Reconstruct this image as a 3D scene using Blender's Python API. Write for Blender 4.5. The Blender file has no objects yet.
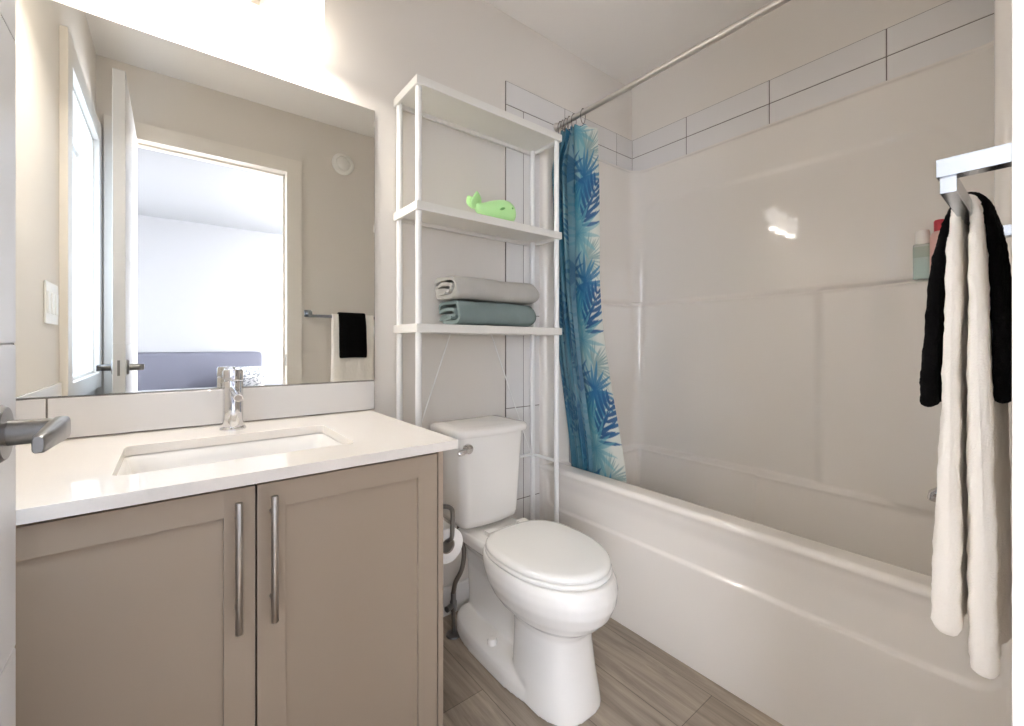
import bpy, bmesh, math, random
import numpy as np
from mathutils import Vector, Matrix, Euler

# ------------------------------------------------------------------ camera, world, exposure
sc = bpy.context.scene
col = sc.collection
PI = math.pi
CAM_Y = -1.5008
cam_d = bpy.data.cameras.new('camera')
cam = bpy.data.objects.new('camera', cam_d); col.objects.link(cam)
cam.location = (0, CAM_Y, 1.07)
cam.rotation_euler = (PI/2, 0, -math.radians(38.3))
cam_d.sensor_width = 36.0; cam_d.sensor_fit = 'HORIZONTAL'
cam_d.lens = 36.0*430.3/1024
cam_d.shift_y = -19.0/1024
cam_d.clip_start = 0.01
sc.camera = cam

w = bpy.data.worlds.new('world'); sc.world = w; w.use_nodes = True
w.node_tree.nodes['Background'].inputs[0].default_value = (0.75, 0.85, 1.0, 1)
w.node_tree.nodes['Background'].inputs[1].default_value = 1.0

sc.view_settings.view_transform = 'Standard'
sc.view_settings.look = 'None'
sc.view_settings.gamma = 1.0
sc.view_settings.exposure = 1.17
sc.view_settings.use_curve_mapping = False
sc.cycles.use_denoising = True
sc.cycles.max_bounces = 14
sc.cycles.diffuse_bounces = 8
sc.cycles.glossy_bounces = 6
sc.cycles.sample_clamp_indirect = 8.0

BULB_DISC = 86.0         # glowing disc added in each shade's open bottom to throw light down
LAMP = 2.6          # glow of the vanity lamp shades
BED_FILL = 30.0     # glow of the unseen right bedroom window, added as fill light
BED_FILL_L = 6.0   # glow of the unseen left bedroom window, placed to light the bathroom
BATH_WINDOW = 1.7    # frosted pane behind the door

def area(name, loc, rot, sx, sy, power, color):
    d = bpy.data.lights.new(name, 'AREA'); d.shape = 'RECTANGLE'; d.size = sx; d.size_y = sy
    d.energy = power; d.color = color
    o = bpy.data.objects.new(name, d); col.objects.link(o); o.location = loc; o.rotation_euler = rot
    return o

# ------------------------------------------------------------------ materials
def lin(c):
    return tuple(((v/255)/12.92 if v/255 <= .04045 else ((v/255+.055)/1.055)**2.4) for v in c)

def mat(name, rgb, rough=.5, metal=0., bump=0., bscale=200., var=0., vscale=6., coat=0., emit=0., ecol=None,
        trans=0., alpha=1., sheen=0., ior=None, spec=None):
    m = bpy.data.materials.new(name); m.use_nodes = True
    nt = m.node_tree; p = nt.nodes['Principled BSDF']
    c = lin(rgb)
    p.inputs['Base Color'].default_value = (*c, 1)
    p.inputs['Roughness'].default_value = rough
    p.inputs['Metallic'].default_value = metal
    p.inputs['Coat Weight'].default_value = coat
    p.inputs['Transmission Weight'].default_value = trans
    p.inputs['Alpha'].default_value = alpha
    p.inputs['Sheen Weight'].default_value = sheen
    if ior: p.inputs['IOR'].default_value = ior
    if spec is not None: p.inputs['Specular IOR Level'].default_value = spec
    if emit:
        p.inputs['Emission Color'].default_value = (*(lin(ecol) if ecol else c), 1)
        p.inputs['Emission Strength'].default_value = emit
    tc = nt.nodes.new('ShaderNodeTexCoord')
    if var:
        n = nt.nodes.new('ShaderNodeTexNoise'); n.inputs['Scale'].default_value = vscale
        n.inputs['Detail'].default_value = 6
        nt.links.new(tc.outputs['Object'], n.inputs['Vector'])
        mx = nt.nodes.new('ShaderNodeMix'); mx.data_type = 'RGBA'
        mx.inputs[6].default_value = (*[max(0, v*(1-var)) for v in c], 1)
        mx.inputs[7].default_value = (*[min(1, v*(1+var)) for v in c], 1)
        nt.links.new(n.outputs['Fac'], mx.inputs[0]); nt.links.new(mx.outputs[2], p.inputs['Base Color'])
    if bump:
        n = nt.nodes.new('ShaderNodeTexNoise'); n.inputs['Scale'].default_value = bscale
        n.inputs['Detail'].default_value = 4
        nt.links.new(tc.outputs['Object'], n.inputs['Vector'])
        b = nt.nodes.new('ShaderNodeBump'); b.inputs['Strength'].default_value = bump
        b.inputs['Distance'].default_value = .002
        nt.links.new(n.outputs['Fac'], b.inputs['Height']); nt.links.new(b.outputs['Normal'], p.inputs['Normal'])
    return m

M = {}
M['wall'] = mat('wall_paint', (218, 212, 204), .55, bump=.12, bscale=180)
M['ceiling'] = mat('ceiling_paint', (238, 234, 229), .8, bump=.25, bscale=120)
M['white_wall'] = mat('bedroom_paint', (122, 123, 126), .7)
M['trim'] = mat('white_trim_paint', (222, 220, 217), .35)
M['door'] = mat('door_paint', (202, 202, 203), .28)
M['casing'] = mat('casing_paint', (226, 220, 211), .35)
M['cabinet'] = mat('taupe_lacquer', (167, 152, 135), .38, bump=.03, bscale=300)
M['cabinet_in'] = mat('cabinet_dark', (60, 52, 45), .7)
M['quartz'] = mat('quartz', (238, 232, 224), .06, var=.03, vscale=260)
M['tile'] = mat('white_ceramic_tile', (221, 218, 215), .18)
M['grout'] = mat('grey_grout', (120, 113, 106), .9)
M['acrylic'] = mat('white_acrylic', (225, 219, 211), .05)
M['ceramic'] = mat('white_porcelain', (238, 235, 230), .07)
M['seat'] = mat('white_seat_plastic', (238, 236, 231), .14)
M['chrome'] = mat('polished_chrome', (222, 222, 224), .06, metal=1)
M['satin_chrome'] = mat('satin_chrome', (176, 180, 185), .2, metal=1)
M['steel'] = mat('brushed_steel', (176, 170, 164), .28, metal=1)
M['nickel'] = mat('satin_nickel', (134, 133, 132), .3, metal=1)
M['rodmetal'] = mat('rod_steel', (214, 210, 205), .34, metal=1)
M['ringmetal'] = mat('ring_metal', (128, 122, 116), .3, metal=1)
M['rack'] = mat('white_powder_coat', (232, 231, 228), .4)
M['rackshelf'] = mat('white_laminate', (224, 221, 214), .45)
M['mirror'] = mat('mirror_glass', (240, 240, 236), .0, metal=1)
M['mirror_back'] = mat('mirror_edge', (70, 72, 70), .4)
M['paper'] = mat('toilet_tissue', (240, 238, 234), .9, bump=.2, bscale=300)
M['card'] = mat('cardboard_tube', (170, 160, 148), .9)
M['hose'] = mat('braided_hose', (120, 112, 104), .38, metal=.8, bump=.6, bscale=600)
M['shade'] = mat('opal_glass_lit', (255, 246, 232), .3, emit=LAMP, ecol=(255, 250, 242))
M['added_bulb_disc'] = mat('added_bulb_disc_lit', (255, 246, 232), .3, emit=BULB_DISC, ecol=(255, 250, 243))
M['switch'] = mat('white_switch_plastic', (236, 236, 234), .35)
M['vent'] = mat('white_vent_plastic', (232, 231, 227), .4)
M['white_towel'] = mat('white_terry', (250, 245, 238), .95, bump=.5, bscale=420)
M['black_towel'] = mat('black_terry', (13, 12, 13), 1.0, bump=1.0, bscale=420, spec=.1)
M['grey_towel'] = mat('stone_grey_terry', (178, 175, 168), .95, bump=.9, bscale=480, var=.06, vscale=40)
M['sage_towel'] = mat('grey_green_terry', (122, 136, 134), .95, bump=.9, bscale=480, var=.06, vscale=40)
M['towel_edge'] = mat('pale_terry_edge', (205, 196, 184), .95, bump=.9, bscale=480)
M['toy'] = mat('mint_green_vinyl', (186, 234, 162), .4)
M['toy_eye'] = mat('olive_vinyl', (110, 178, 96), .4)
M['frost'] = mat('frosted_pane', (225, 235, 250), .5, emit=BATH_WINDOW, ecol=(214, 230, 250))
M['bed_fill_pane'] = mat('added_fill_pane_bright', (235, 242, 255), .5, emit=BED_FILL, ecol=(246, 248, 255))
M['bed_fill_pane_left'] = mat('unseen_fill_pane_soft', (235, 242, 255), .5, emit=BED_FILL_L, ecol=(240, 245, 255))
M['headboard'] = mat('grey_blue_upholstery', (74, 75, 86), .9, bump=.5, bscale=300)
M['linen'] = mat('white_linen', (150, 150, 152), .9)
M['bottle_cap'] = mat('white_cap', (236, 232, 226), .4)
M['bottle_clear'] = mat('clear_plastic', (222, 226, 220), .15, alpha=.55)
M['bottle_aqua'] = mat('aqua_liquid', (96, 196, 186), .2)
M['bottle_label'] = mat('pale_label', (186, 196, 180), .4, alpha=.6)
M['bottle_red'] = mat('red_cap', (196, 44, 60), .35)
M['bottle_pink'] = mat('pink_plastic', (214, 172, 164), .3)
M['liner'] = mat('clear_liner_plastic', (214, 216, 216), .3, alpha=.55)
M['carpet'] = mat('bedroom_carpet', (140, 134, 126), .95, bump=.6, bscale=300)
M['dark'] = mat('dark_gap', (24, 22, 20), .8)

def pillow_material():
    m = mat('speckled_pillow_cotton', (232, 233, 235), .9)
    nt = m.node_tree; p = nt.nodes['Principled BSDF']
    tc = nt.nodes.new('ShaderNodeTexCoord'); n = nt.nodes.new('ShaderNodeTexNoise')
    n.inputs['Scale'].default_value = 34; n.inputs['Detail'].default_value = 3
    r = nt.nodes.new('ShaderNodeValToRGB'); r.color_ramp.interpolation = 'CONSTANT'
    r.color_ramp.elements[0].color = (*lin((160, 161, 163)), 1); r.color_ramp.elements[1].color = (*lin((95, 98, 104)), 1)
    r.color_ramp.elements[1].position = .54
    nt.links.new(tc.outputs['Object'], n.inputs['Vector']); nt.links.new(n.outputs['Fac'], r.inputs[0])
    nt.links.new(r.outputs[0], p.inputs['Base Color'])
    return m
M['pillow'] = pillow_material()

def floor_material():
    m = bpy.data.materials.new('grey_wood_plank_vinyl'); m.use_nodes = True
    nt = m.node_tree; p = nt.nodes['Principled BSDF']; L = nt.links.new
    tc = nt.nodes.new('ShaderNodeTexCoord')
    rot = nt.nodes.new('ShaderNodeMapping'); rot.inputs['Rotation'].default_value = (0, 0, PI/2)
    rot.inputs['Location'].default_value = (.37, .135, 0)
    L(tc.outputs['Object'], rot.inputs['Vector'])
    br = nt.nodes.new('ShaderNodeTexBrick'); br.offset = .37
    br.inputs['Scale'].default_value = 1; br.inputs['Brick Width'].default_value = 1.22
    br.inputs['Row Height'].default_value = .178; br.inputs['Mortar Size'].default_value = .0012
    br.inputs['Mortar Smooth'].default_value = .2; br.inputs['Bias'].default_value = 0
    br.inputs['Color1'].default_value = (*lin((170, 158, 144)), 1)
    br.inputs['Color2'].default_value = (*lin((150, 138, 125)), 1)
    br.inputs['Mortar'].default_value = (*lin((112, 102, 92)), 1)
    L(rot.outputs[0], br.inputs['Vector'])
    st = nt.nodes.new('ShaderNodeMapping'); st.inputs['Scale'].default_value = (30, 2.2, 1)
    L(tc.outputs['Object'], st.inputs['Vector'])
    n = nt.nodes.new('ShaderNodeTexNoise'); n.inputs['Scale'].default_value = 1.0; n.inputs['Detail'].default_value = 9
    n.inputs['Roughness'].default_value = .68; n.inputs['Distortion'].default_value = .6
    L(st.outputs[0], n.inputs['Vector'])
    r = nt.nodes.new('ShaderNodeValToRGB')
    r.color_ramp.elements[0].position = .32; r.color_ramp.elements[0].color = (.52, .50, .48, 1)
    r.color_ramp.elements[1].position = .66; r.color_ramp.elements[1].color = (1.28, 1.26, 1.22, 1)
    L(n.outputs['Fac'], r.inputs[0])
    mx = nt.nodes.new('ShaderNodeMix'); mx.data_type = 'RGBA'; mx.blend_type = 'MULTIPLY'; mx.inputs[0].default_value = .9
    L(br.outputs['Color'], mx.inputs[6]); L(r.outputs[0], mx.inputs[7]); L(mx.outputs[2], p.inputs['Base Color'])
    p.inputs['Roughness'].default_value = .42
    b = nt.nodes.new('ShaderNodeBump'); b.inputs['Strength'].default_value = .15; b.inputs['Distance'].default_value = .002
    L(n.outputs['Fac'], b.inputs['Height']); L(b.outputs['Normal'], p.inputs['Normal'])
    return m
M['floor'] = floor_material()

# ------------------------------------------------------------------ mesh helpers
class MB:
    """Collects shapes; build() links them as one mesh object."""
    def __init__(self): self.bm = bmesh.new(); self.flat = False
    def box(self, x0, x1, y0, y1, z0, z1, bev=0., seg=2):
        b = bmesh.new()
        bmesh.ops.create_cube(b, size=1)
        for v in b.verts:
            v.co = Vector(((x0+x1)/2+v.co.x*(x1-x0), (y0+y1)/2+v.co.y*(y1-y0), (z0+z1)/2+v.co.z*(z1-z0)))
        if bev:
            self.flat = True
            bmesh.ops.bevel(b, geom=list(b.edges), offset=bev, segments=seg, affect='EDGES', profile=.6)
        self.merge(b); return self
    def merge(self, b, mtx=None):
        me = bpy.data.meshes.new('tmp'); b.to_mesh(me); b.free()
        if mtx: me.transform(mtx)
        self.bm.from_mesh(me); bpy.data.meshes.remove(me)
    def loft(self, rings, cap0=True, cap1=True, closed=True):
        bm = self.bm; R = []
        for r in rings: R.append([bm.verts.new(p) for p in r])
        n = len(R[0])
        for a, b in zip(R, R[1:]):
            for i in range(n if closed else n-1):
                j = (i+1) % n
                try: bm.faces.new((a[i], a[j], b[j], b[i]))
                except ValueError: pass
        if cap0: bm.faces.new(list(reversed(R[0])))
        if cap1: bm.faces.new(R[-1])
        return self
    def grid(self, P):
        """P: rows x cols of points"""
        return self.loft(P, False, False, closed=False)
    def lathe(self, prof, center=(0, 0, 0), axis='z', n=32, cap=True):
        rings = []
        for r, h in prof:
            ring = []
            for i in range(n):
                a = 2*PI*i/n
                c, s = r*math.cos(a), r*math.sin(a)
                p = {'z': (c, s, h), 'y': (c, h, -s), 'x': (h, c, s)}[axis]
                ring.append(tuple(center[k]+p[k] for k in range(3)))
            rings.append(ring)
        return self.loft(rings, cap, cap)
    def tube(self, pts, r, n=14, cap=True, square=False):
        pts = [Vector(p) for p in pts]; rings = []
        rr = r if isinstance(r, (list, tuple)) else [r]*len(pts)
        up = None
        for i, p in enumerate(pts):
            d = (pts[min(i+1, len(pts)-1)]-pts[max(i-1, 0)]).normalized()
            if up is None:
                up = Vector((0, 0, 1)) if abs(d.z) < .9 else Vector((0, 1, 0))
            s = d.cross(up).normalized(); up = s.cross(d).normalized()
            rings.append([p+(s*math.cos(2*PI*k/n)+up*math.sin(2*PI*k/n))*rr[i] for k in range(n)])
        return self.loft(rings, cap, cap)
    def prism(self, poly, z0, z1, bev=0.):
        b = bmesh.new()
        vs = [b.verts.new((x, y, z0)) for x, y in poly]
        f = b.faces.new(vs)
        e = bmesh.ops.extrude_face_region(b, geom=[f])
        for v in e['geom']:
            if isinstance(v, bmesh.types.BMVert): v.co.z = z1
        bmesh.ops.recalc_face_normals(b, faces=b.faces)
        if bev:
            self.flat = True
            ed = [x for x in b.edges if abs(x.verts[0].co.z-x.verts[1].co.z) < 1e-6]
            bmesh.ops.bevel(b, geom=ed, offset=bev, segments=3, affect='EDGES', profile=.5)
        self.merge(b); return self
    def build(self, name, material, parent=None, smooth=True, angle=40, recalc=True, **kw):
        if recalc: bmesh.ops.recalc_face_normals(self.bm, faces=self.bm.faces)
        me = bpy.data.meshes.new(name); self.bm.to_mesh(me); self.bm.free()
        if smooth:
            me.shade_smooth()
            me.set_sharp_from_angle(angle=math.radians(angle))
        me.materials.append(material)
        o = bpy.data.objects.new(name, me); col.objects.link(o)
        if self.flat and smooth:
            wm = o.modifiers.new('flat_faces', 'WEIGHTED_NORMAL'); wm.keep_sharp = True; wm.weight = 100
        if parent:
            o.parent = parent
            o.matrix_parent_inverse = Matrix.Translation(parent.location).inverted()
        if kw: tag(o, **kw)
        return o

def tag(o, label=None, cat=None, group=None, kind=None):
    if label: o['label'] = label
    if cat: o['category'] = cat
    if group: o['group'] = group
    if kind: o['kind'] = kind
    return o
def thing(name, label, cat, loc=(0, 0, 0), group=None):
    o = bpy.data.objects.new(name, None); col.objects.link(o); o.location = loc
    o.empty_display_size = .05
    return tag(o, label, cat, group)
def struct(mb, name, material, **kw):
    o = mb.build(name, material, **kw); o['kind'] = 'structure'; return o
def superellipse(cx, cy, hx, hy, n=40, e=2.0, ph=0):
    out = []
    for i in range(n):
        a = 2*PI*i/n+ph; c, s = math.cos(a), math.sin(a)
        out.append((cx+hx*math.copysign(abs(c)**(2/e), c), cy+hy*math.copysign(abs(s)**(2/e), s)))
    return out
def bez(ps, n):
    """Catmull-Rom through ps"""
    ps = [Vector(p) for p in ps]; q = [ps[0]*2-ps[1]]+ps+[ps[-1]*2-ps[-2]]; out = []
    for i in range(len(ps)-1):
        a, b, c, d = q[i:i+4]
        for k in range(n):
            t = k/n
            out.append(.5*((2*b)+(-a+c)*t+(2*a-5*b+4*c-d)*t*t+(-a+3*b-3*c+d)*t**3))
    out.append(ps[-1]); return out
def sm(a, b, x):
    t = np.clip((x-a)/(b-a), 0, 1); return t*t*(3-2*t)

# ------------------------------------------------------------------ the room
XL, XR, YF, ZC = -.30, 2.055, -1.497, 2.522      # left wall, right wall, door wall, ceiling
OX0, OX1, OZ = -.165, .56, 2.14                   # door opening
WY = -1.61                                        # bedroom face of the door wall
struct(MB().box(-2.3, 2.6, -5.0, .12, -.10, 0), 'floor', M['floor'])
struct(MB().box(XL-.15, XR+.15, YF, .12, ZC, ZC+.1), 'ceiling', M['ceiling'])
struct(MB().box(XL-.12, XR+.12, 0, .12, 0, ZC), 'wall_back', M['wall'])
struct(MB().box(XR, XR+.12, WY, 0, 0, ZC), 'wall_right', M['wall'])
fw = MB()
fw.box(-.36, OX0-.02, WY, YF, 0, ZC).box(OX1+.02, XR, WY, YF, 0, ZC).box(OX0-.02, OX1+.02, WY, YF, OZ+.02, ZC)
struct(fw, 'wall_front', M['wall'])
# left wall with the frosted window behind the open door
wy0, wy1, wz0, wz1 = -.69, -1.40, .93, 2.06
lw = MB()
lw.box(XL-.12, XL, wy0, 0, 0, ZC).box(XL-.12, XL, WY, wy1, 0, ZC)
lw.box(XL-.12, XL, wy1, wy0, 0, wz0).box(XL-.12, XL, wy1, wy0, wz1, ZC)
struct(lw, 'wall_left', M['wall'])
wn = struct(MB().box(XL, XL+.022, wy0, -.60, .86, 2.15, .003).box(XL, XL+.022, wy1, wy1-.08, .86, 2.15, .003)
            .box(XL, XL+.022, wy1, wy0, wz1, 2.15, .003).box(XL, XL+.022, wy1, wy0, .86, wz0, .003)
            .box(XL-.12, XL, wy0-.012, wy0, wz0, wz1).box(XL-.12, XL, wy1, wy1+.012, wz0, wz1)
            .box(XL-.12, XL, wy1, wy0, wz1-.012, wz1).box(XL-.12, XL, wy1, wy0, wz0, wz0+.012), 'window_1', M['casing'])
MB().box(XL-.085, XL-.078, wy1+.01, wy0-.01, wz0+.01, wz1-.01).build('pane', M['frost'], wn)
MB().box(XL-.078, XL-.055, wy1+.01, wy0-.01, 1.95, 1.985, .004).build('sash_bar', M['trim'], wn)
# door casing and jamb
jm = MB()
jm.box(OX0-.02, OX0, WY, YF, 0, OZ+.02).box(OX1, OX1+.02, WY, YF, 0, OZ+.02).box(OX0, OX1, WY, YF, OZ, OZ+.02)
jm.box(OX1, OX1+.085, YF, YF+.02, 0, OZ+.085, .0015).box(XL+.03, OX0-.005, YF, YF+.02, 0, OZ+.085, .003)
jm.box(OX0-.005, OX1, YF, YF+.0198, OZ, OZ+.085, .0015)
jm.box(OX1+.002, OX1+.085, WY-.018, WY, 0, OZ+.085, .003).box(OX0-.085, OX0-.005, WY-.018, WY, 0, OZ+.085, .003)
jm.box(OX0-.005, OX1+.002, WY-.018, WY, OZ+.008, OZ+.085, .003)
jm.box(OX0, OX0+.01, YF-.06, YF-.045, 0, OZ).box(OX1-.01, OX1, YF-.06, YF-.045, 0, OZ).box(OX0, OX1, YF-.06, YF-.045, OZ-.01, OZ)
tj = struct(jm, 'trim_1', M['casing'])
MB().box(OX1-.002, OX1, YF-.028, YF+.012, .935, 1.005, .0006).build('strike_plate', M['nickel'], tj)
# baseboards
struct(MB().box(.53, 1.146, -.014, 0, 0, .11, .004), 'baseboard_back', M['trim'])
struct(MB().box(OX1+.09, 1.33, YF, YF+.014, 0, .11, .004), 'baseboard_front', M['trim'])

# bedroom beyond the doorway
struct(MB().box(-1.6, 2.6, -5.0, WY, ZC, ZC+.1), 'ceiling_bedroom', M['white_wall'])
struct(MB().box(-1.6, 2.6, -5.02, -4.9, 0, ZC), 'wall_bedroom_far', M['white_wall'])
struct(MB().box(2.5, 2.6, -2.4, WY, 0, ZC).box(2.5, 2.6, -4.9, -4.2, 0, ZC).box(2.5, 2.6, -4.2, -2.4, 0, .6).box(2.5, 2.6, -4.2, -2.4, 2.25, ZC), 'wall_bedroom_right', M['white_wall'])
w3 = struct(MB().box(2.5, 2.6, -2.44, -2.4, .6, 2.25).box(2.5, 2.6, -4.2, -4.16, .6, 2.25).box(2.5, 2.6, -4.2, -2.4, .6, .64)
            .box(2.5, 2.6, -4.2, -2.4, 2.21, 2.25).box(2.52, 2.58, -3.32, -3.28, .64, 2.21), 'fill_window_3', M['trim'])
MB().box(2.55, 2.56, -4.16, -2.44, .64, 2.21).build('pane', M['bed_fill_pane'], w3)  # added out-of-view window, throws fill light through the doorway
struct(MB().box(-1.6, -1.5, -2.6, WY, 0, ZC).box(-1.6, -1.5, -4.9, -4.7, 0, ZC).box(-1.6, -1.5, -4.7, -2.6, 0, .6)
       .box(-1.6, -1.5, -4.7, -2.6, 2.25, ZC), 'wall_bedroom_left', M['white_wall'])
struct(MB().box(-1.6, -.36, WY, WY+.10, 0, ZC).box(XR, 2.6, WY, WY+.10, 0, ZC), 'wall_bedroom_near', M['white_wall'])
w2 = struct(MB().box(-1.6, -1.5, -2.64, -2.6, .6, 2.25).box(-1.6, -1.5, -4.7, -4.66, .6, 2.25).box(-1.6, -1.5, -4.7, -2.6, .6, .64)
            .box(-1.6, -1.5, -4.7, -2.6, 2.21, 2.25).box(-1.58, -1.52, -3.67, -3.63, .64, 2.21), 'fill_window_2', M['trim'])
MB().box(-1.56, -1.55, -4.66, -2.64, .64, 2.21).build('pane', M['bed_fill_pane_left'], w2)  # out-of-view window, set where its fill light reaches toilet and tub

# ------------------------------------------------------------------ tiling round the tub and behind the basin
def tile_strip(name, rects, plane, grout_rect):
    """rects: (a0,a1,z0,z1); plane 'back' (a = x, on y=0) or 'right' (a = y, on x=XR)"""
    mb = MB(); g = .0018
    for a0, a1, z0, z1 in rects:
        if plane == 'back': mb.box(a0+g, a1-g, -.008, -.0005, z0+g, z1-g, .0012, 1)
        else: mb.box(XR-.008, XR-.0005, a0+g, a1-g, z0+g, z1-g, .0012, 1)
    o = struct(mb, name, M['tile'])
    gb = MB()
    for a0, a1, z0, z1 in grout_rect:
        if plane == 'back': gb.box(a0, a1, -.0062, 0, z0, z1)
        else: gb.box(XR-.0062, XR, a0, a1, z0, z1)
    gb.build('grout', M['grout'], o)
    return o
rc = []
zt0, zt1, zt2 = 2.018, 2.12, 2.223
xs = [1.146, 1.51, 1.91, XR-.008]
for a, b in zip(xs, xs[1:]):
    rc.append((a, b, zt1, zt2))
for a, b in zip([1.34, 1.51, 1.91], [1.51, 1.91, XR-.008]): rc.append((a, b, zt0, zt1))
zs = [0, .375, .787, 1.199, 1.611, 2.023, zt1]
for z0, z1 in zip(zs, zs[1:]):
    rc += [(1.146, 1.246, z0, z1), (1.246, 1.345, z0, z1)]
tile_strip('trim_2', rc, 'back', [(1.146, XR-.008, 2.02, zt2), (1.146, 1.345, 0, 2.05)])
rc = []
ys = [-.008, -.335, -.722, -1.115, YF]
for a, b in zip(ys, ys[1:]):
    rc += [(b, a, zt0, zt1), (b, a, zt1, zt2)]
tile_strip('trim_3', rc, 'right', [(YF, -.008, 2.02, zt2)])
tile_strip('trim_4', [(XL+.008, -.235, .839, .941), (-.235, .5615, .839, .941)], 'back', [(XL+.008, .561, .839, .9405)])
sp = MB().box(XL+.0005, XL+.008, -.592, -.008, .839, .941, .0012, 1)
struct(sp, 'trim_5', M['tile'])

# ------------------------------------------------------------------ one-piece tub and surround
tub = thing('bathtub', 'one-piece glossy off-white tub and shower surround along the right wall', 'bathtub', (1.7, -.75, 0))
# apron and rim: a profile from floor over the rim to the basin, swept along y
def apron():
    prof = [(1.346, .0, 0), (1.346, .04, 0)]
    prof += [(1.346, z, 0) for z in np.linspace(.08, .30, 10)]
    prof += [(1.346, z, 0) for z in np.linspace(.308, .36, 16)]
    prof += [(1.346, z, 0) for z in np.linspace(.37, .484, 14)]
    for a in np.linspace(-.55, PI/2, 9): prof.append((1.356-.016*math.cos(a), .502+.016*math.sin(a), 1))
    for x in np.linspace(1.375, 1.41, 4): prof.append((x, .518, 1))
    for a in np.linspace(PI/2, 0, 7): prof.append((1.412+.024*math.cos(a), .494+.024*math.sin(a), 1))
    for k in range(1, 9): prof.append((1.436+.065*k/8, .494-.36*k/8, 1))
    ysamp = np.concatenate([np.linspace(-.004, -.16, 40), np.linspace(-.17, -1.34, 60), np.linspace(-1.345, -1.496, 40)])
    P = []
    y0, y1, z0, z1, r = -.055, -1.43, .335, .60, .05
    for y in ysamp:
        row = []
        for x, z, f in prof:
            if not f:
                dx = max(abs(y-(y0+y1)/2)-((y0-y1)/2-r), 0); dz = max(abs(z-(z0+z1)/2)-((z1-z0)/2-r), 0)
                d = math.hypot(dx, dz)-r       # inside is negative
                x = x+.009*float(sm(.005, -.007, d))*float(sm(.488, .425, z))
            row.append((x, float(y), z))
        P.append(row)
    return MB().grid(P)
apron().build('apron', M['acrylic'], tub, angle=60)

# inner walls: plan path with rounded corners, pushed inwards by steps and ledges
def surround():
    pts = []
    def arc(cx, cy, r, a0, a1, n):
        for a in np.linspace(a0, a1, n): pts.append((cx+r*math.cos(a), cy+r*math.sin(a), math.cos(a), math.sin(a)))
    # path goes: front flange at far end -> far end wall -> long wall -> near end wall -> near flange
    F = 1.343
    yb, yn, xw = -.045, -1.418, 2.036
    for y in (0, -.010, -.02): pts.append((F, y, 1, 0))
    for a in np.linspace(PI, PI*1.5, 7): pts.append((F+.022+.022*math.cos(a), -.023+.022*math.sin(a), -math.cos(a), -math.sin(a)))
    for x in np.linspace(1.38, 1.95, 36): pts.append((x, yb, 0, 1))
    arc(xw-.07, yb-.07, .07, PI/2, 0, 12)
    for y in np.linspace(-.125, -1.335, 150): pts.append((xw, y, 1, 0))
    arc(xw-.07, yn+.07, .07, 0, -PI/2, 12)
    for x in np.linspace(1.95, 1.40, 36): pts.append((x, yn, 0, -1))
    for a in np.linspace(PI/2, PI, 7): pts.append((F+.03+.03*math.cos(a), yn-.03+.03*math.sin(a), -math.cos(a), -math.sin(a)))
    for y in np.linspace(yn-.04, YF+.001, 4): pts.append((F, y, 1, 0))
    n = len(pts)
    zz = np.concatenate([np.linspace(.14, .46, 14), np.linspace(.47, .56, 28), np.linspace(.57, 1.25, 30), np.linspace(1.255, 1.33, 34),
                         np.linspace(1.34, 1.72, 24), np.linspace(1.725, 1.90, 44), np.linspace(1.91, 2.0, 8), np.linspace(2.003, 2.03, 10)])
    rows = []
    for z in zz:
        row = []
        for i, (x, y, nx, ny) in enumerate(pts):
            inner = sm(1.36, 1.43, x)          # no steps on the flanges
            o = 0.
            # raised frame around the recessed upper panel of the long wall
            long_ = float(sm(1.93, 2.02, x))
            cy, hy = -.69, .615; cz, hz, r = 1.35, .45+.02*(y+1.4), .10
            dx = max(abs(y-cy)-(hy-r), 0); dz = max(abs(z-cz)-(hz-r), 0)
            d = math.hypot(dx, dz)-r
            o += .0045*float(sm(-.014, .014, d))*(1 if z > 1.30 else 0)*long_
            # shoulder ledge
            o_low =   .014 + .024*float(sm(-.893, -.940, y))*long_ + .040*float(sm(-1.05, -1.20, y))*long_
            o += o_low*float(sm(1.305, 1.275, z)) + .0035*math.exp(-((z-1.277)/.007)**2) + .003*math.exp(-((z-.503)/.008)**2)
            # tub deck ledge
            o_t = .030 + .012*float(sm(-.688, -.700, y))*long_ - .024*float(sm(-.893, -.940, y))*long_ - .03*float(sm(-1.05, -1.20, y))*long_
            o += o_t*float(sm(.524, .500, z)) + max(0, (.50-z))*.16
            # top lip runs back to the tiles
            o -= .012*float(sm(2.004, 2.028, z))
            o *= float(inner)
            row.append((x-nx*o, y-ny*o, float(z)))
        rows.append(row)
    return MB().grid(rows)
surround().build('surround', M['acrylic'], tub, angle=50)
MB().box(1.49, 1.99, -1.38, -.08, .10, .142, .004).build('basin_floor', M['acrylic'], tub)

sp = thing('tub_spout', 'chrome tub spout on the end wall above the tub, partly behind the towels', 'spout', (1.70, -1.40, .65))
MB().tube([(1.70, -1.417, .655), (1.70, -1.33, .655), (1.70, -1.305, .652), (1.70, -1.29, .64), (1.70, -1.286, .625)], [.024, .022, .022, .020, .017], 20).build('spout_body', M['chrome'], sp)
MB().lathe([(.0, -.006), (.034, -.006), (.036, 0), (.03, .008)], (1.70, -1.41, .655), 'y', 28).build('flange', M['chrome'], sp)

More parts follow.
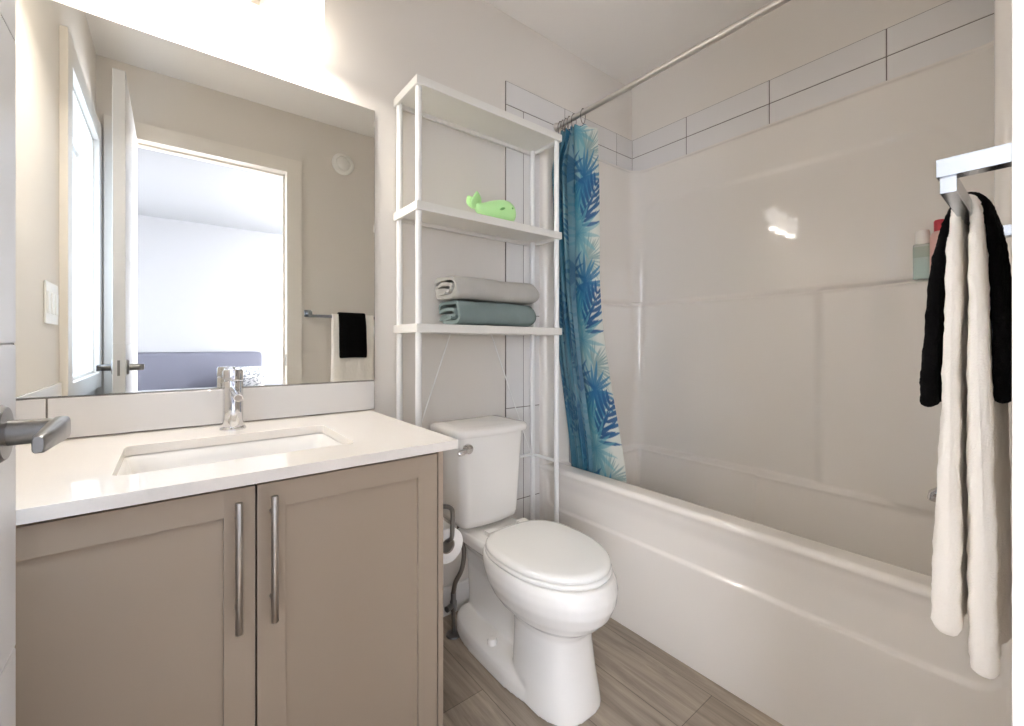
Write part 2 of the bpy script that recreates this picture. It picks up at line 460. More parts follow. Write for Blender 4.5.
# ------------------------------------------------------------------ vanity
van = thing('vanity_cabinet', 'taupe two-door shaker vanity cabinet under the white countertop', 'cabinet', (.12, -.3, 0))
yd = -.575
cb = MB()
cb.box(XL+.002, XL+.02, yd+.02, -.004, .10, .812).box(.119, .127, yd+.02, yd+.10, .10, .80)
cb.box(XL+.02, .50, yd+.02, -.004, .10, .118).box(XL+.02, .50, -.016, -.004, .118, .812)
cb.box(XL+.02, .50, yd+.02, yd+.05, .79, .812)
cb.box(XL+.02, .50, -.52, -.50, 0, .10)
cb.build('carcass', M['cabinet_in'], van, angle=30)
MB().box(.5045, .518, yd, -.004, .0, .812, .0012).build('side_panel', M['cabinet'], van, angle=30)
def shaker(x0, x1, z0, z1, hx):
    st, rail = .049, .049
    d = MB()
    d.box(x0, x0+st, yd, yd+.019, z0, z1, .0012).box(x1-st, x1, yd, yd+.019, z0, z1, .0012)
    d.box(x0+st-.001, x1-st+.001, yd+.0002, yd+.019, z1-rail, z1, .0012).box(x0+st-.001, x1-st+.001, yd+.0002, yd+.019, z0, z0+rail, .0012)
    d.box(x0+st-.002, x1-st+.002, yd+.009, yd+.018, z0+rail-.002, z1-rail+.002)
    o = d.build('door', M['cabinet'], van, angle=30)
    h = MB(); yh = yd-.031
    h.tube([(hx, yh, .5565), (hx, yh, .558), (hx, yh, .788), (hx, yh, .7895)], [.0052, .0062, .0062, .0052], 18)
    for z in (.592, .754): h.tube([(hx, yh, z), (hx, yd+.001, z)], .0045, 12)
    h.build('handle', M['steel'], o)
shaker(-.297, .1215, .105, .806, .093)
shaker(.1245, .5015, .105, .806, .149)

# countertop with the cut-out for the basin
sx0, sx1, sy0, sy1 = -.084, .340, -.472, -.187
def counter():
    b = bmesh.new()
    def rrect(x0, x1, y0, y1, r, n=6):
        out = []
        for cx, cy, a in ((x1-r, y1-r, 0), (x0+r, y1-r, PI/2), (x0+r, y0+r, PI), (x1-r, y0+r, 1.5*PI)):
            for k in range(n+1):
                t = a+PI/2*k/n; out.append((cx+r*math.cos(t), cy+r*math.sin(t)))
        return out
    outer = rrect(XL+.002, .549, -.595, -.001, .002, 6)
    inner = rrect(sx0, sx1, sy0, sy1, .018, 6)
    n = len(outer); V = {}
    for zi, z in enumerate((.837, .815)):
        for kind, loop in (('o', outer), ('i', inner)):
            V[kind, zi] = [b.verts.new((x, y, z)) for x, y in loop]
    for i in range(n):
        j = (i+1) % n
        b.faces.new((V['o', 0][i], V['o', 0][j], V['i', 0][j], V['i', 0][i]))
        b.faces.new((V['o', 1][j], V['o', 1][i], V['i', 1][i], V['i', 1][j]))
        b.faces.new((V['o', 1][i], V['o', 1][j], V['o', 0][j], V['o', 0][i]))
        b.faces.new((V['i', 0][i], V['i', 0][j], V['i', 1][j], V['i', 1][i]))
    bmesh.ops.recalc_face_normals(b, faces=b.faces)
    top = [e for e in b.edges if all(abs(v.co.z-.837) < 1e-6 for v in e.verts) and len(e.link_faces) == 2
           and abs(e.link_faces[0].normal.z-e.link_faces[1].normal.z) > .5]
    bmesh.ops.bevel(b, geom=top, offset=.0018, segments=2, affect='EDGES', profile=.5)
    mb = MB(); mb.merge(b); mb.flat = True; return mb, rrect
cm, rrect = counter()
cm.build('countertop', M['quartz'], None, angle=40, label='white quartz countertop with a rectangular sink cut-out', cat='countertop')
def basin():
    R = []
    for ins, z, r in ((-.012, .8145, .03), (-.006, .8145, .024), (.004, .81, .02), (.010, .79, .022), (.020, .74, .03), (.034, .705, .04), (.06, .694, .05), (.10, .690, .04)):
        R.append([(x, y, z) for x, y in rrect(sx0+ins, sx1-ins, sy0+ins, sy1-ins, r, 6)])
    for ins, z, r in ((.10, .675, .04), (.03, .685, .05), (.0, .74, .04), (-.012, .80, .03), (-.012, .8145, .03)):
        R.append([(x, y, z) for x, y in rrect(sx0+ins, sx1-ins, sy0+ins, sy1-ins, r, 6)])
    mb = MB().loft(R[:8], False, True); mb.loft(R[8:], True, False); return mb
snk = thing('sink', 'white rectangular undermount sink basin set into the countertop', 'sink', (.128, -.33, .69))
basin().build('basin', M['ceramic'], snk, angle=60)
MB().lathe([(.0, .003), (.018, .003), (.022, .001), (.022, -.004)], (.128, -.33, .6925), 'z', 28).build('drain', M['chrome'], snk)

# faucet
fc = thing('faucet', 'chrome single-handle faucet behind the sink', 'faucet', (.131, -.10, .837))
MB().lathe([(.0, 0), (.031, 0), (.031, .004), (.027, .008)], (.131, -.10, .837), 'z', 36).build('base_ring', M['chrome'], fc)
MB().lathe([(.024, .006), (.024, .125), (.0235, .132), (.0, .132)], (.131, -.10, .837), 'z', 36).build('body', M['chrome'], fc)
MB().lathe([(.0, .134), (.0235, .134), (.024, .137), (.024, .158), (.022, .163), (.0, .164)], (.131, -.10, .837), 'z', 36).build('cap', M['chrome'], fc)
MB().tube([(.131, -.118, .947), (.131, -.16, .942), (.131, -.20, .936), (.131, -.222, .933)], .0105, 20).build('spout', M['chrome'], fc)
MB().tube([(.131, -.2215, .9331), (.131, -.2235, .9329)], .008, 18).build('aerator', M['steel'], fc)
MB().tube([(.131, -.090, .996), (.131, -.06, .998), (.131, -.040, 1.0)], [.006, .006, .005], 14).build('lever', M['chrome'], fc)

# mirror
mr = thing('wall_mirror', 'large frameless wall mirror above the vanity', 'mirror', (.14, 0, .943))
MB().box(XL+.012, .562, -.0055, -.0004, .9425, 1.895).build('backing', M['mirror_back'], mr, smooth=False)
MB().box(XL+.013, .5612, -.0062, -.0054, .9433, 1.8942).build('glass', M['mirror'], mr, smooth=False)

# vanity light
vl = thing('vanity_light', 'three-shade brushed vanity light above the mirror, glowing warm white', 'lamp', (.123, 0, 2.13))
MB().box(.035, .208, -.022, -.0005, 2.096, 2.22, .004).build('backplate', M['steel'], vl)
MB().box(-.115, .367, -.104, -.080, 2.168, 2.188, .003).build('bar', M['steel'], vl)
MB().tube([(.126, -.02, 2.178), (.126, -.09, 2.178)], .010).build('arm', M['steel'], vl)
for x in (-.069, .126, .321):
    s = MB().lathe([(.0385, .012), (.039, .003), (.044, .001), (.047, .010), (.0475, .15), (.044, .158), (.02, .16), (0, .16)], (x, -.092, 1.984), 'z', 36, cap=False).build('lamp_shade', M['shade'], vl)
    MB().lathe([(0, .010), (.0382, .010), (.0382, .016), (0, .016)], (x, -.092, 1.984), 'z', 32).build('added_bulb_disc', M['added_bulb_disc'], s)  # disc added for downward light
    MB().lathe([(0, 2.143), (.022, 2.143), (.022, 2.170), (0, 2.170)], (x, -.092, 0), 'z', 24).build('cap', M['steel'], s)

# ------------------------------------------------------------------ switch, vent
sw = thing('light_switch', 'white triple rocker switch plate on the left wall, seen in the mirror', 'switch', (XL, -.46, 1.195))
MB().box(XL+.0005, XL+.006, -.545, -.375, 1.132, 1.26, .002).build('plate', M['switch'], sw)
for k in range(3):
    y = -.514+k*.054
    MB().box(XL+.005, XL+.009, y-.0165, y+.0165, 1.163, 1.229, .0015).build('rocker', M['switch'], sw)
vt = thing('round_vent', 'round white air vent high on the door wall, seen in the mirror', 'vent', (.903, YF, 2.282))
MB().lathe([(0, .0), (.072, .0), (.072, .006), (.064, .012), (.05, .013), (.046, .006), (.0, .006)], (.903, YF+.0005, 2.282), 'y', 40).build('rim', M['vent'], vt)
MB().lathe([(0, .010), (.04, .010), (.042, .016), (.036, .021), (0, .022)], (.903, YF, 2.282), 'y', 36).build('cone', M['vent'], vt)

# ------------------------------------------------------------------ the open door at the left edge
dr = bpy.data.objects.new('door_1', None); col.objects.link(dr); dr.location = (-.16, -1.12, 0); dr['kind'] = 'structure'
DX0, DX1, DY0, DY1 = -.180, -.142, -1.492, -.752
dm = MB()
zl = [.01, .37, .72, 1.07, 1.42, 1.77, 2.13]
for z0, z1 in zip(zl, zl[1:]):
    dm.box(DX0, DX1, DY0, DY1, z0+.0004, z1-.0004, .0028, 2)
dm.box(DX0+.004, DX1-.004, DY0+.004, DY1-.0005, .02, 2.12)
dm.build('door_leaf', M['door'], dr, angle=30)
hz, hy = .977, -.823
for sgn, xf in ((1, DX1), (-1, DX0)):
    h = MB()
    h.lathe([(0, xf), (.030, xf), (.030, xf+sgn*.003), (.027, xf+sgn*.007), (.016, xf+sgn*.008), (0, xf+sgn*.008)], (0, hy, hz), 'x', 36)
    h.tube([(xf+sgn*.006, hy, hz), (xf+sgn*.038, hy, hz), (xf+sgn*.047, hy-.001, hz)], [.0135, .0125, .0115], 20)
    xc = xf+sgn*.045
    ring = []
    for y, hx_, hz_ in ((hy+.015, .005, .010), (hy+.010, .0075, .0128), (hy-.02, .0075, .0118), (hy-.06, .0065, .0095), (hy-.092, .005, .0085), (hy-.096, .0035, .007)):
        off = 0
        ring.append([(xc+off+a, y, hz+b) for a, b in superellipse(0, 0, hx_, hz_, 20, 4)])
    h.loft(ring)
    o = h.build('door_handle', M['nickel'], dr, angle=35)
MB().box(-.166, -.158, DY1-.0005, DY1+.0012, hz-.03, hz+.03, .0005).build('latch_plate', M['nickel'], dr)

# ------------------------------------------------------------------ toilet
tx = .935
toi = thing('toilet', 'white two-piece toilet with closed lid between vanity and tub', 'toilet', (tx, -.38, 0))
def egg(yb, yf, hx, n=48, e=2.0, flat=0., fe=2.0):
    """plan outline, rounder at the front (yf) and fuller at the back (yb)"""
    out = []
    ym = yb+(yf-yb)*.46
    for i in range(n):
        a = 2*PI*i/n; c, s = math.cos(a), math.sin(a)
        L = (ym-yf) if s < 0 else (yb-ym)
        ee = fe if s < 0 else 2.0+flat
        out.append((tx+hx*math.copysign(abs(c)**(2/ee), c), ym+L*math.copysign(abs(s)**(2/ee), s)))
    return out
bm_ = MB()
rings = []
for z, yb, yf, hx in ((.0, -.40, -.676, .114), (.02, -.40, -.673, .112), (.10, -.40, -.658, .104), (.18, -.40, -.648, .097), (.215, -.395, -.648, .096),
                      (.235, -.36, -.660, .104), (.26, -.34, -.695, .132), (.29, -.32, -.722, .152), (.325, -.30, -.738, .166), (.355, -.29, -.742, .171),
                      (.380, -.28, -.738, .169), (.396, -.28, -.728, .163)):
    rings.append([(x, y, z) for x, y in egg(yb, yf, hx, flat=.8, fe=2.0+.55*float(sm(.27, .2, z)))])
bm_.loft(rings)
# trapway body behind the pedestal and the rear deck under the tank
rings = []
for z, yb, yf, hx in ((.0, -.06, -.48, .040), (.10, -.06, -.48, .036), (.22, -.05, -.48, .036), (.28, -.045, -.48, .046), (.33, -.038, -.46, .084), (.352, -.03, -.44, .108), (.380, -.03, -.42, .114), (.394, -.035, -.38, .110)):
    rings.append([(x, y, z) for x, y in superellipse(tx, (yb+yf)/2, hx, (yb-yf)/2, 48, 3.2)])
bm_.loft(rings)
# spreading foot
rings = []
for z, yb, yf, hx in ((.0, -.05, -.655, .128), (.036, -.051, -.652, .127), (.050, -.056, -.64, .121), (.057, -.07, -.62, .106), (.060, -.09, -.58, .080)):
    rr = []
    for x, y in superellipse(tx, (yb+yf)/2, hx, (yb-yf)/2, 48, 3.0):
        k = float(sm(-.38, -.64, y)); rr.append((tx+(x-tx)*(1-.12*k), y, z))
    rings.append(rr)
bm_.loft(rings)
bw = bm_.build('bowl', M['ceramic'], toi, angle=180)
rm = bw.modifiers.new('fuse', 'REMESH'); rm.mode = 'VOXEL'; rm.voxel_size = .0036; rm.use_smooth_shade = True
smo = bw.modifiers.new('soften', 'SMOOTH'); smo.factor = .5; smo.iterations = 10
# seat ring and lid
def slab(prof, yb, yf, hx):
    R = []
    for ins, z in prof:
        R.append([(x, y, z) for x, y in egg(yb-ins, yf+ins, hx-ins, flat=.9)])
    return MB().loft(R)
slab([(.010, .397), (.002, .399), (0, .403), (0, .407), (.003, .411), (.012, .412)], -.300, -.720, .165).build('seat', M['seat'], toi, angle=50)
slab([(.008, .4135), (.001, .415), (0, .418), (.001, .425), (.006, .4305), (.02, .4335), (.07, .4345), (.12, .4350)], -.300, -.716, .164).build('seat_lid', M['seat'], toi, angle=50)
for s in (-1, 1):
    MB().box(tx+s*.07-.02, tx+s*.07+.02, -.305, -.275, .41, .428, .005).build('hinge', M['seat'], toi)
    MB().lathe([(0.017, 0), (.017, .010), (.013, .019), (0, .022)], (tx+s*.086, -.318, .058), 'z', 24).build('bolt_cap', M['ceramic'], toi)
# tank, slightly bowed front, narrowing downwards
def tankring(z, hx, yb, yf, bow, r=.03):
    out = []
    n = 16
    out.append((tx+hx-.008, yb, z)); out.append((tx-hx+.008, yb, z)); out.append((tx-hx, yb-.008, z))
    for a in np.linspace(PI, 1.5*PI, 7): out.append((tx-hx+r+r*math.cos(a), yf+r+r*math.sin(a), z))
    for k in range(1, n):
        t = k/n; x = tx-hx+r+(2*hx-2*r)*t; out.append((x, yf-bow*math.sin(PI*t), z))
    for a in np.linspace(1.5*PI, 2*PI, 7): out.append((tx+hx-r+r*math.cos(a), yf+r+r*math.sin(a), z))
    out.append((tx+hx, yb-.008, z))
    return out
R = [tankring(z, hx, -.016, yf, .012) for z, hx, yf in ((.400, .085, -.15), (.402, .114, -.185), (.411, .124, -.199), (.43, .128, -.204), (.58, .137, -.208), (.737, .148, -.212))]
MB().loft(R).build('tank', M['ceramic'], toi, angle=50)
R = [tankring(z, hx, yb, yf, .014, r) for z, hx, yb, yf, r in ((.738, .152, -.012, -.218, .03), (.7385, .160, -.008, -.226, .034), (.743, .163, -.006, -.229, .036), (.756, .163, -.006, -.229, .036),
     (.763, .160, -.008, -.226, .035), (.767, .152, -.014, -.218, .03), (.769, .12, -.03, -.19, .02))]
MB().loft(R).build('tank_lid', M['ceramic'], toi, angle=50)
fl = MB()
fl.lathe([(0, .003), (.017, .003), (.019, -.001), (.016, -.012), (0, -.013)], (tx-.118, -.2135, .700), 'y', 24)
fl.tube([(tx-.118, -.224, .700), (tx-.135, -.229, .698), (tx-.158, -.231, .693), (tx-.166, -.229, .691)], [.008, .010, .0105, .006], 14)
fl.build('flush_lever', M['chrome'], toi)
# water supply
ws = thing('water_supply', 'braided water supply hose and stop valve beside the toilet base', 'plumbing', (.80, -.12, 0))
px, py = .812, -.125
MB().tube(bez([(.833, -.125, .425), (.836, -.135, .36), (.842, -.15, .31), (.83, -.155, .25), (.812, -.14, .20), (px, py, .155)], 8), .0085, 14).build('hose', M['hose'], ws)
MB().lathe([(0, .09), (.010, .09), (.013, .10), (.013, .125), (.010, .13), (.010, .155), (0, .156)], (px, py, 0), 'z', 20).tube([(px, py, .112), (px-.035, py-.012, .112)], [.009, .011], 14).build('valve', M['nickel'], ws)
MB().tube([(px, py, .004), (px, py, .095)], .0075, 14).build('pipe', M['nickel'], ws)
MB().lathe([(0, 0.0005), (.028, 0.0005), (.026, .006), (.012, .010), (0, .010)], (px, py, 0), 'z', 28).build('escutcheon', M['nickel'], ws)

# toilet paper
hp = thing('paper_holder', 'satin metal toilet paper holder arm on the vanity side panel', 'paper holder', (.52, -.49, .64))
cxr, czr = .588, .533
MB().lathe([(0, .518), (.02, .518), (.02, .524), (0, .526)], (0, -.49, .64), 'x', 24).build('mount', M['nickel'], hp)
MB().tube(bez([(.520, -.49, .64), (.565, -.49, .638), (.588, -.49, .628), (.594, -.49, .61), (.593, -.49, .56), (.591, -.488, .545), (.588, -.475, .535)], 6)
          + [(.588, -.36, .535)], .0062, 12).build('arm', M['nickel'], hp)
MB().tube([(.588, -.470, .521), (.588, -.382, .521)], .01965, 36).build('roller', M['nickel'], hp)
pr = thing('toilet_paper_roll', 'white toilet paper roll hanging beside the vanity side panel', 'toilet paper', (cxr, -.42, czr-.012))
R_ = .048
MB().lathe([(.0215, .0), (R_-.002, .0), (R_, .002), (R_, .098), (R_-.002, .1), (.0215, .1), (.0215, 0)], (cxr, -.476, czr-.012), 'y', 44, cap=False).build('paper', M['paper'], pr)
MB().lathe([(.0212, .001), (.0212, .099), (.0195, .099), (.0195, .001), (.0212, .001)], (cxr, -.476, czr-.012), 'y', 36, cap=False).build('core', M['card'], pr)

# ------------------------------------------------------------------ over-toilet shelving rack
rk = thing('shelving_rack', 'white over-toilet shelving rack with three shelves and thin posts', 'shelf', (.965, -.10, 0))
x0, x1, yb, yf = .629, 1.299, -.010, -.200
for zt in (1.958, 1.544, 1.138):
    s = MB()
    t = .030
    s.box(x0, x1, yf, yf+.012, zt-t, zt, .003).box(x0, x1, yb-.012, yb, zt-t, zt, .003)
    s.box(x0, x0+.012, yf+.012, yb-.012, zt-t, zt, .003).box(x1-.012, x1, yf+.012, yb-.012, zt-t, zt, .003)
    s.box(x0+.011, x1-.011, yf+.011, yb-.011, zt-.016, zt-.003)
    s.build('shelf', M['rackshelf'], rk, angle=30)
for x, y in ((x0+.016, yf+.018), (x0+.016, yb-.018), (x1-.016, yf+.018), (x1-.016, yb-.018)):
    MB().tube([(x, y, .0), (x, y, 1.945)], .0108, 16).build('post', M['rack'], rk)
for x in (x0+.016, x1-.016):
    MB().tube([(x, yf+.018, .572), (x, yb-.018, .572)], .0065, 12).build('crossbar', M['rack'], rk)
MB().tube([(x0+.016, yb-.02, .572), (x1-.016, yb-.02, .572)], .0065, 12).build('crossbar', M['rack'], rk)
MB().tube([(.858, -.024, 1.11), (x0+.03, -.024, .575)], .0024, 8).build('brace', M['rack'], rk)
MB().tube([(1.056, -.024, 1.11), (x1-.025, -.024, .575)], .0024, 8).build('brace', M['rack'], rk)

# folded towels on the lower shelf
def folded_towel(name, x0, x1, path, th, material, label, rnd, swell=.0):
    """path: fold line in (y, z); the strip is thickened and run along x"""
    P = [Vector((0, p[0], p[1])) for p in path]
    C = bez(P, 7)
    L, Rr = [], []
    n = len(C)
    for i, p in enumerate(C):
        d = (C[min(i+1, n-1)]-C[max(i-1, 0)]).normalized()
        nn = Vector((0, -d.z, d.y)); L.append(p+nn*th/2); Rr.append(p-nn*th/2)
    tip = C[-1]+(C[-1]-C[-2]).normalized()*th*.35
    loop = L+[tip]+list(reversed(Rr))
    cy = sum(p.y for p in loop)/len(loop); cz = sum(p.z for p in loop)/len(loop)
    ns = 26; rings = []
    rnd_ = random.Random(rnd)
    ph = [rnd_.uniform(0, 6.28) for _ in range(6)]
    jit = [.004*math.sin(i*.37+ph[0])+.003*math.sin(i*.11+ph[1]) for i in range(len(loop))]
    for k in range(ns+1):
        t = k/ns; x = x0+(x1-x0)*t
        e = min(t, 1-t)*(x1-x0)
        s_ = 1-.04*math.exp(-e/.006)
        ring = []
        for i, p in enumerate(loop):
            end = jit[i]*(math.exp(-t*12)+math.exp(-(1-t)*12))
            round_ = (.030*((p.z-cz)/.05)**2+.014*((p.y-cy)/.09)**2)*math.exp(-(1-t)*10)
            y = cy+(p.y-cy)*s_+.0025*math.sin(x*31+ph[2])+.002*math.sin(x*70+p.z*40+ph[3])
            z = cz+(p.z-cz)*s_+.0016*math.sin(x*26+ph[4]+p.y*20)
            ring.append((x+end-round_, y, z))
        rings.append(ring)
    o = MB().loft(rings).build(name, material, None, angle=70)
    return tag(o, label, 'towel')
z0 = 1.1395
low = [(-.060, z0+.014), (-.12, z0+.0095), (-.175, z0+.011), (-.193, z0+.045), (-.178, z0+.078), (-.12, z0+.085), (-.06, z0+.084), (-.034, z0+.068), (-.045, z0+.052),
       (-.10, z0+.060), (-.150, z0+.056), (-.160, z0+.046), (-.148, z0+.036), (-.09, z0+.036), (-.05, z0+.033), (-.04, z0+.028), (-.055, z0+.0235), (-.11, z0+.0265), (-.14, z0+.0260)]
folded_towel('folded_towel', .800, 1.175, low, .0125, M['sage_towel'], 'grey-green folded towel lying directly on the lower shelf', 3)
z1 = z0+.0935
top = [(-.050, z1+0.0090), (-.12, z1+0.0079), (-.175, z1+0.0102), (-.188, z1+0.0407), (-.172, z1+0.0723), (-.12, z1+0.0780), (-.06, z1+0.0757), (-.036, z1+0.0588), (-.045, z1+0.0452),
       (-.10, z1+0.0565), (-.145, z1+0.0520), (-.155, z1+0.0407), (-.14, z1+0.0305), (-.09, z1+0.0350), (-.05, z1+0.0305), (-.06, z1+0.0220), (-.12, z1+0.0220)]
folded_towel('folded_towel', .782, 1.185, top, .0132, M['grey_towel'], 'pale grey folded towel on top of the grey-green one', 8)

# green whale toy on the middle shelf
wh = thing('whale_toy', 'mint green toy whale on the middle shelf of the rack', 'toy', (.97, -.13, 1.544))
zb = 1.5445; yw = -.135
rings = []
for x, r, zc in ((.900, .012, .050), (.912, .017, .045), (.93, .024, .041), (.95, .030, .041), (.98, .0375, .044), (1.01, .043, .047), (1.04, .047, .0485), (1.066, .047, .0475), (1.084, .042, .045), (1.097, .031, .043), (1.103, .012, .042)):
    x = .900+(x-.900)*.89
    rings.append([(x, yw+r*1.0*math.cos(a), zb+max(.0, zc+r*math.sin(a))) for a in np.linspace(0, 2*PI, 28, endpoint=False)])
MB().loft(rings).build('body', M['toy'], wh, angle=80)
tl = MB()
for s in (-1, 1):
    R = []
    for t in np.linspace(0, 1, 9):
        cx = .908-.020*t-.004*math.sin(PI*t); cy = yw+s*.030*t; cz = zb+.046+.046*t**.9
        wd = .017*(1-t)**.5*(1+.6*math.sin(PI*min(1, t*1.1)))+.003; th = .006*(1-.5*t)
        R.append([(cx+wd*math.cos(a), cy+th*math.sin(a)*.8, cz+wd*.55*math.cos(a)+th*math.sin(a)*.6) for a in np.linspace(0, 2*PI, 14, endpoint=False)])
    tl.loft(R)
tl.build('tail_fluke', M['toy'], wh, angle=70)
for s in (-1, 1):
    fn = MB(); R = []
    for t in np.linspace(0, 1, 7):
        cx = 1.005-.022*t; cy = yw+s*(.041+.010*math.sin(PI*t*.6)); cz = zb+.050-.012*t
        wd = .010*math.sin(PI*(.15+.8*t))+.001
        R.append([(cx+wd*math.cos(a), cy+.003*math.sin(a), cz+wd*.8*math.cos(a)*.5+wd*.5*math.sin(a)) for a in np.linspace(0, 2*PI, 12, endpoint=False)])
    fn.loft(R); fn.build('flipper', M['toy_eye'], wh, angle=70)
    e = MB(); e.lathe([(0, -.002), (.004, -.002), (.004, .001), (0, .002)], (1.045, yw+s*.0455, zb+.056), 'y', 14); e.build('eye', M['toy_eye'], wh)

# ------------------------------------------------------------------ shower rod, rings, curtain, liner
RX, RZ = 1.452, 2.112
rd = thing('curtain_rod', 'straight metal shower curtain rod spanning above the tub', 'curtain rod', (RX, -.75, RZ))
MB().tube([(RX, -.016, RZ), (RX, -.75, RZ), (RX, YF+.006, RZ)], .0125, 24).build('rod', M['rodmetal'], rd)
for y0, y1 in ((-.0085, -.026), (YF+.0005, YF+.018)):
    MB().lathe([(0, y0), (.022, y0), (.021, y0+(y1-y0)*.5), (.015, y1), (0, y1)], (RX, 0, RZ), 'y', 28).build('end_flange', M['rodmetal'], rd)

ring_y = [-.034, -.052, -.072, -.094, -.122, -.178]
ring_lab = ['curtain ring closest to the wall end of the rod', 'second curtain ring from the wall end of the rod', 'third curtain ring from the wall end of the rod',
            'fourth curtain ring from the wall end of the rod', 'fifth curtain ring, holding the last tight fold', 'curtain ring farthest from the wall, at the free curtain edge']
ZT = 2.072      # curtain top
ring0 = None
for y, lb in zip(ring_y, ring_lab):
    if ring0 is None:
        pts = [(0, .0015*math.sin(a*2), -.009+.024*math.cos(a)) for a in np.linspace(0, 2*PI, 40)]
        pts = [(.0155*math.sin(a), p[1], p[2]) for a, p in zip(np.linspace(0, 2*PI, 40), pts)]
        pts = [(p[0], p[1], p[2]-(.016 if p[2] < -.02 else 0)*((-.02-p[2])/.013)) for p in pts]
        mb = MB(); mb.tube(pts, .0016, 8); mb.tube([(-.004, 0, .015), (0, 0, .0165), (.004, 0, .015)], .0038, 10)
        ring0 = mb.build('curtain_ring', M['ringmetal'], None, angle=60); o = ring0
    else:
        o = ring0.copy(); col.objects.link(o)
    o.location = (RX, y, RZ); tag(o, 'metal '+lb, 'curtain ring', 'curtain rings on the rod')

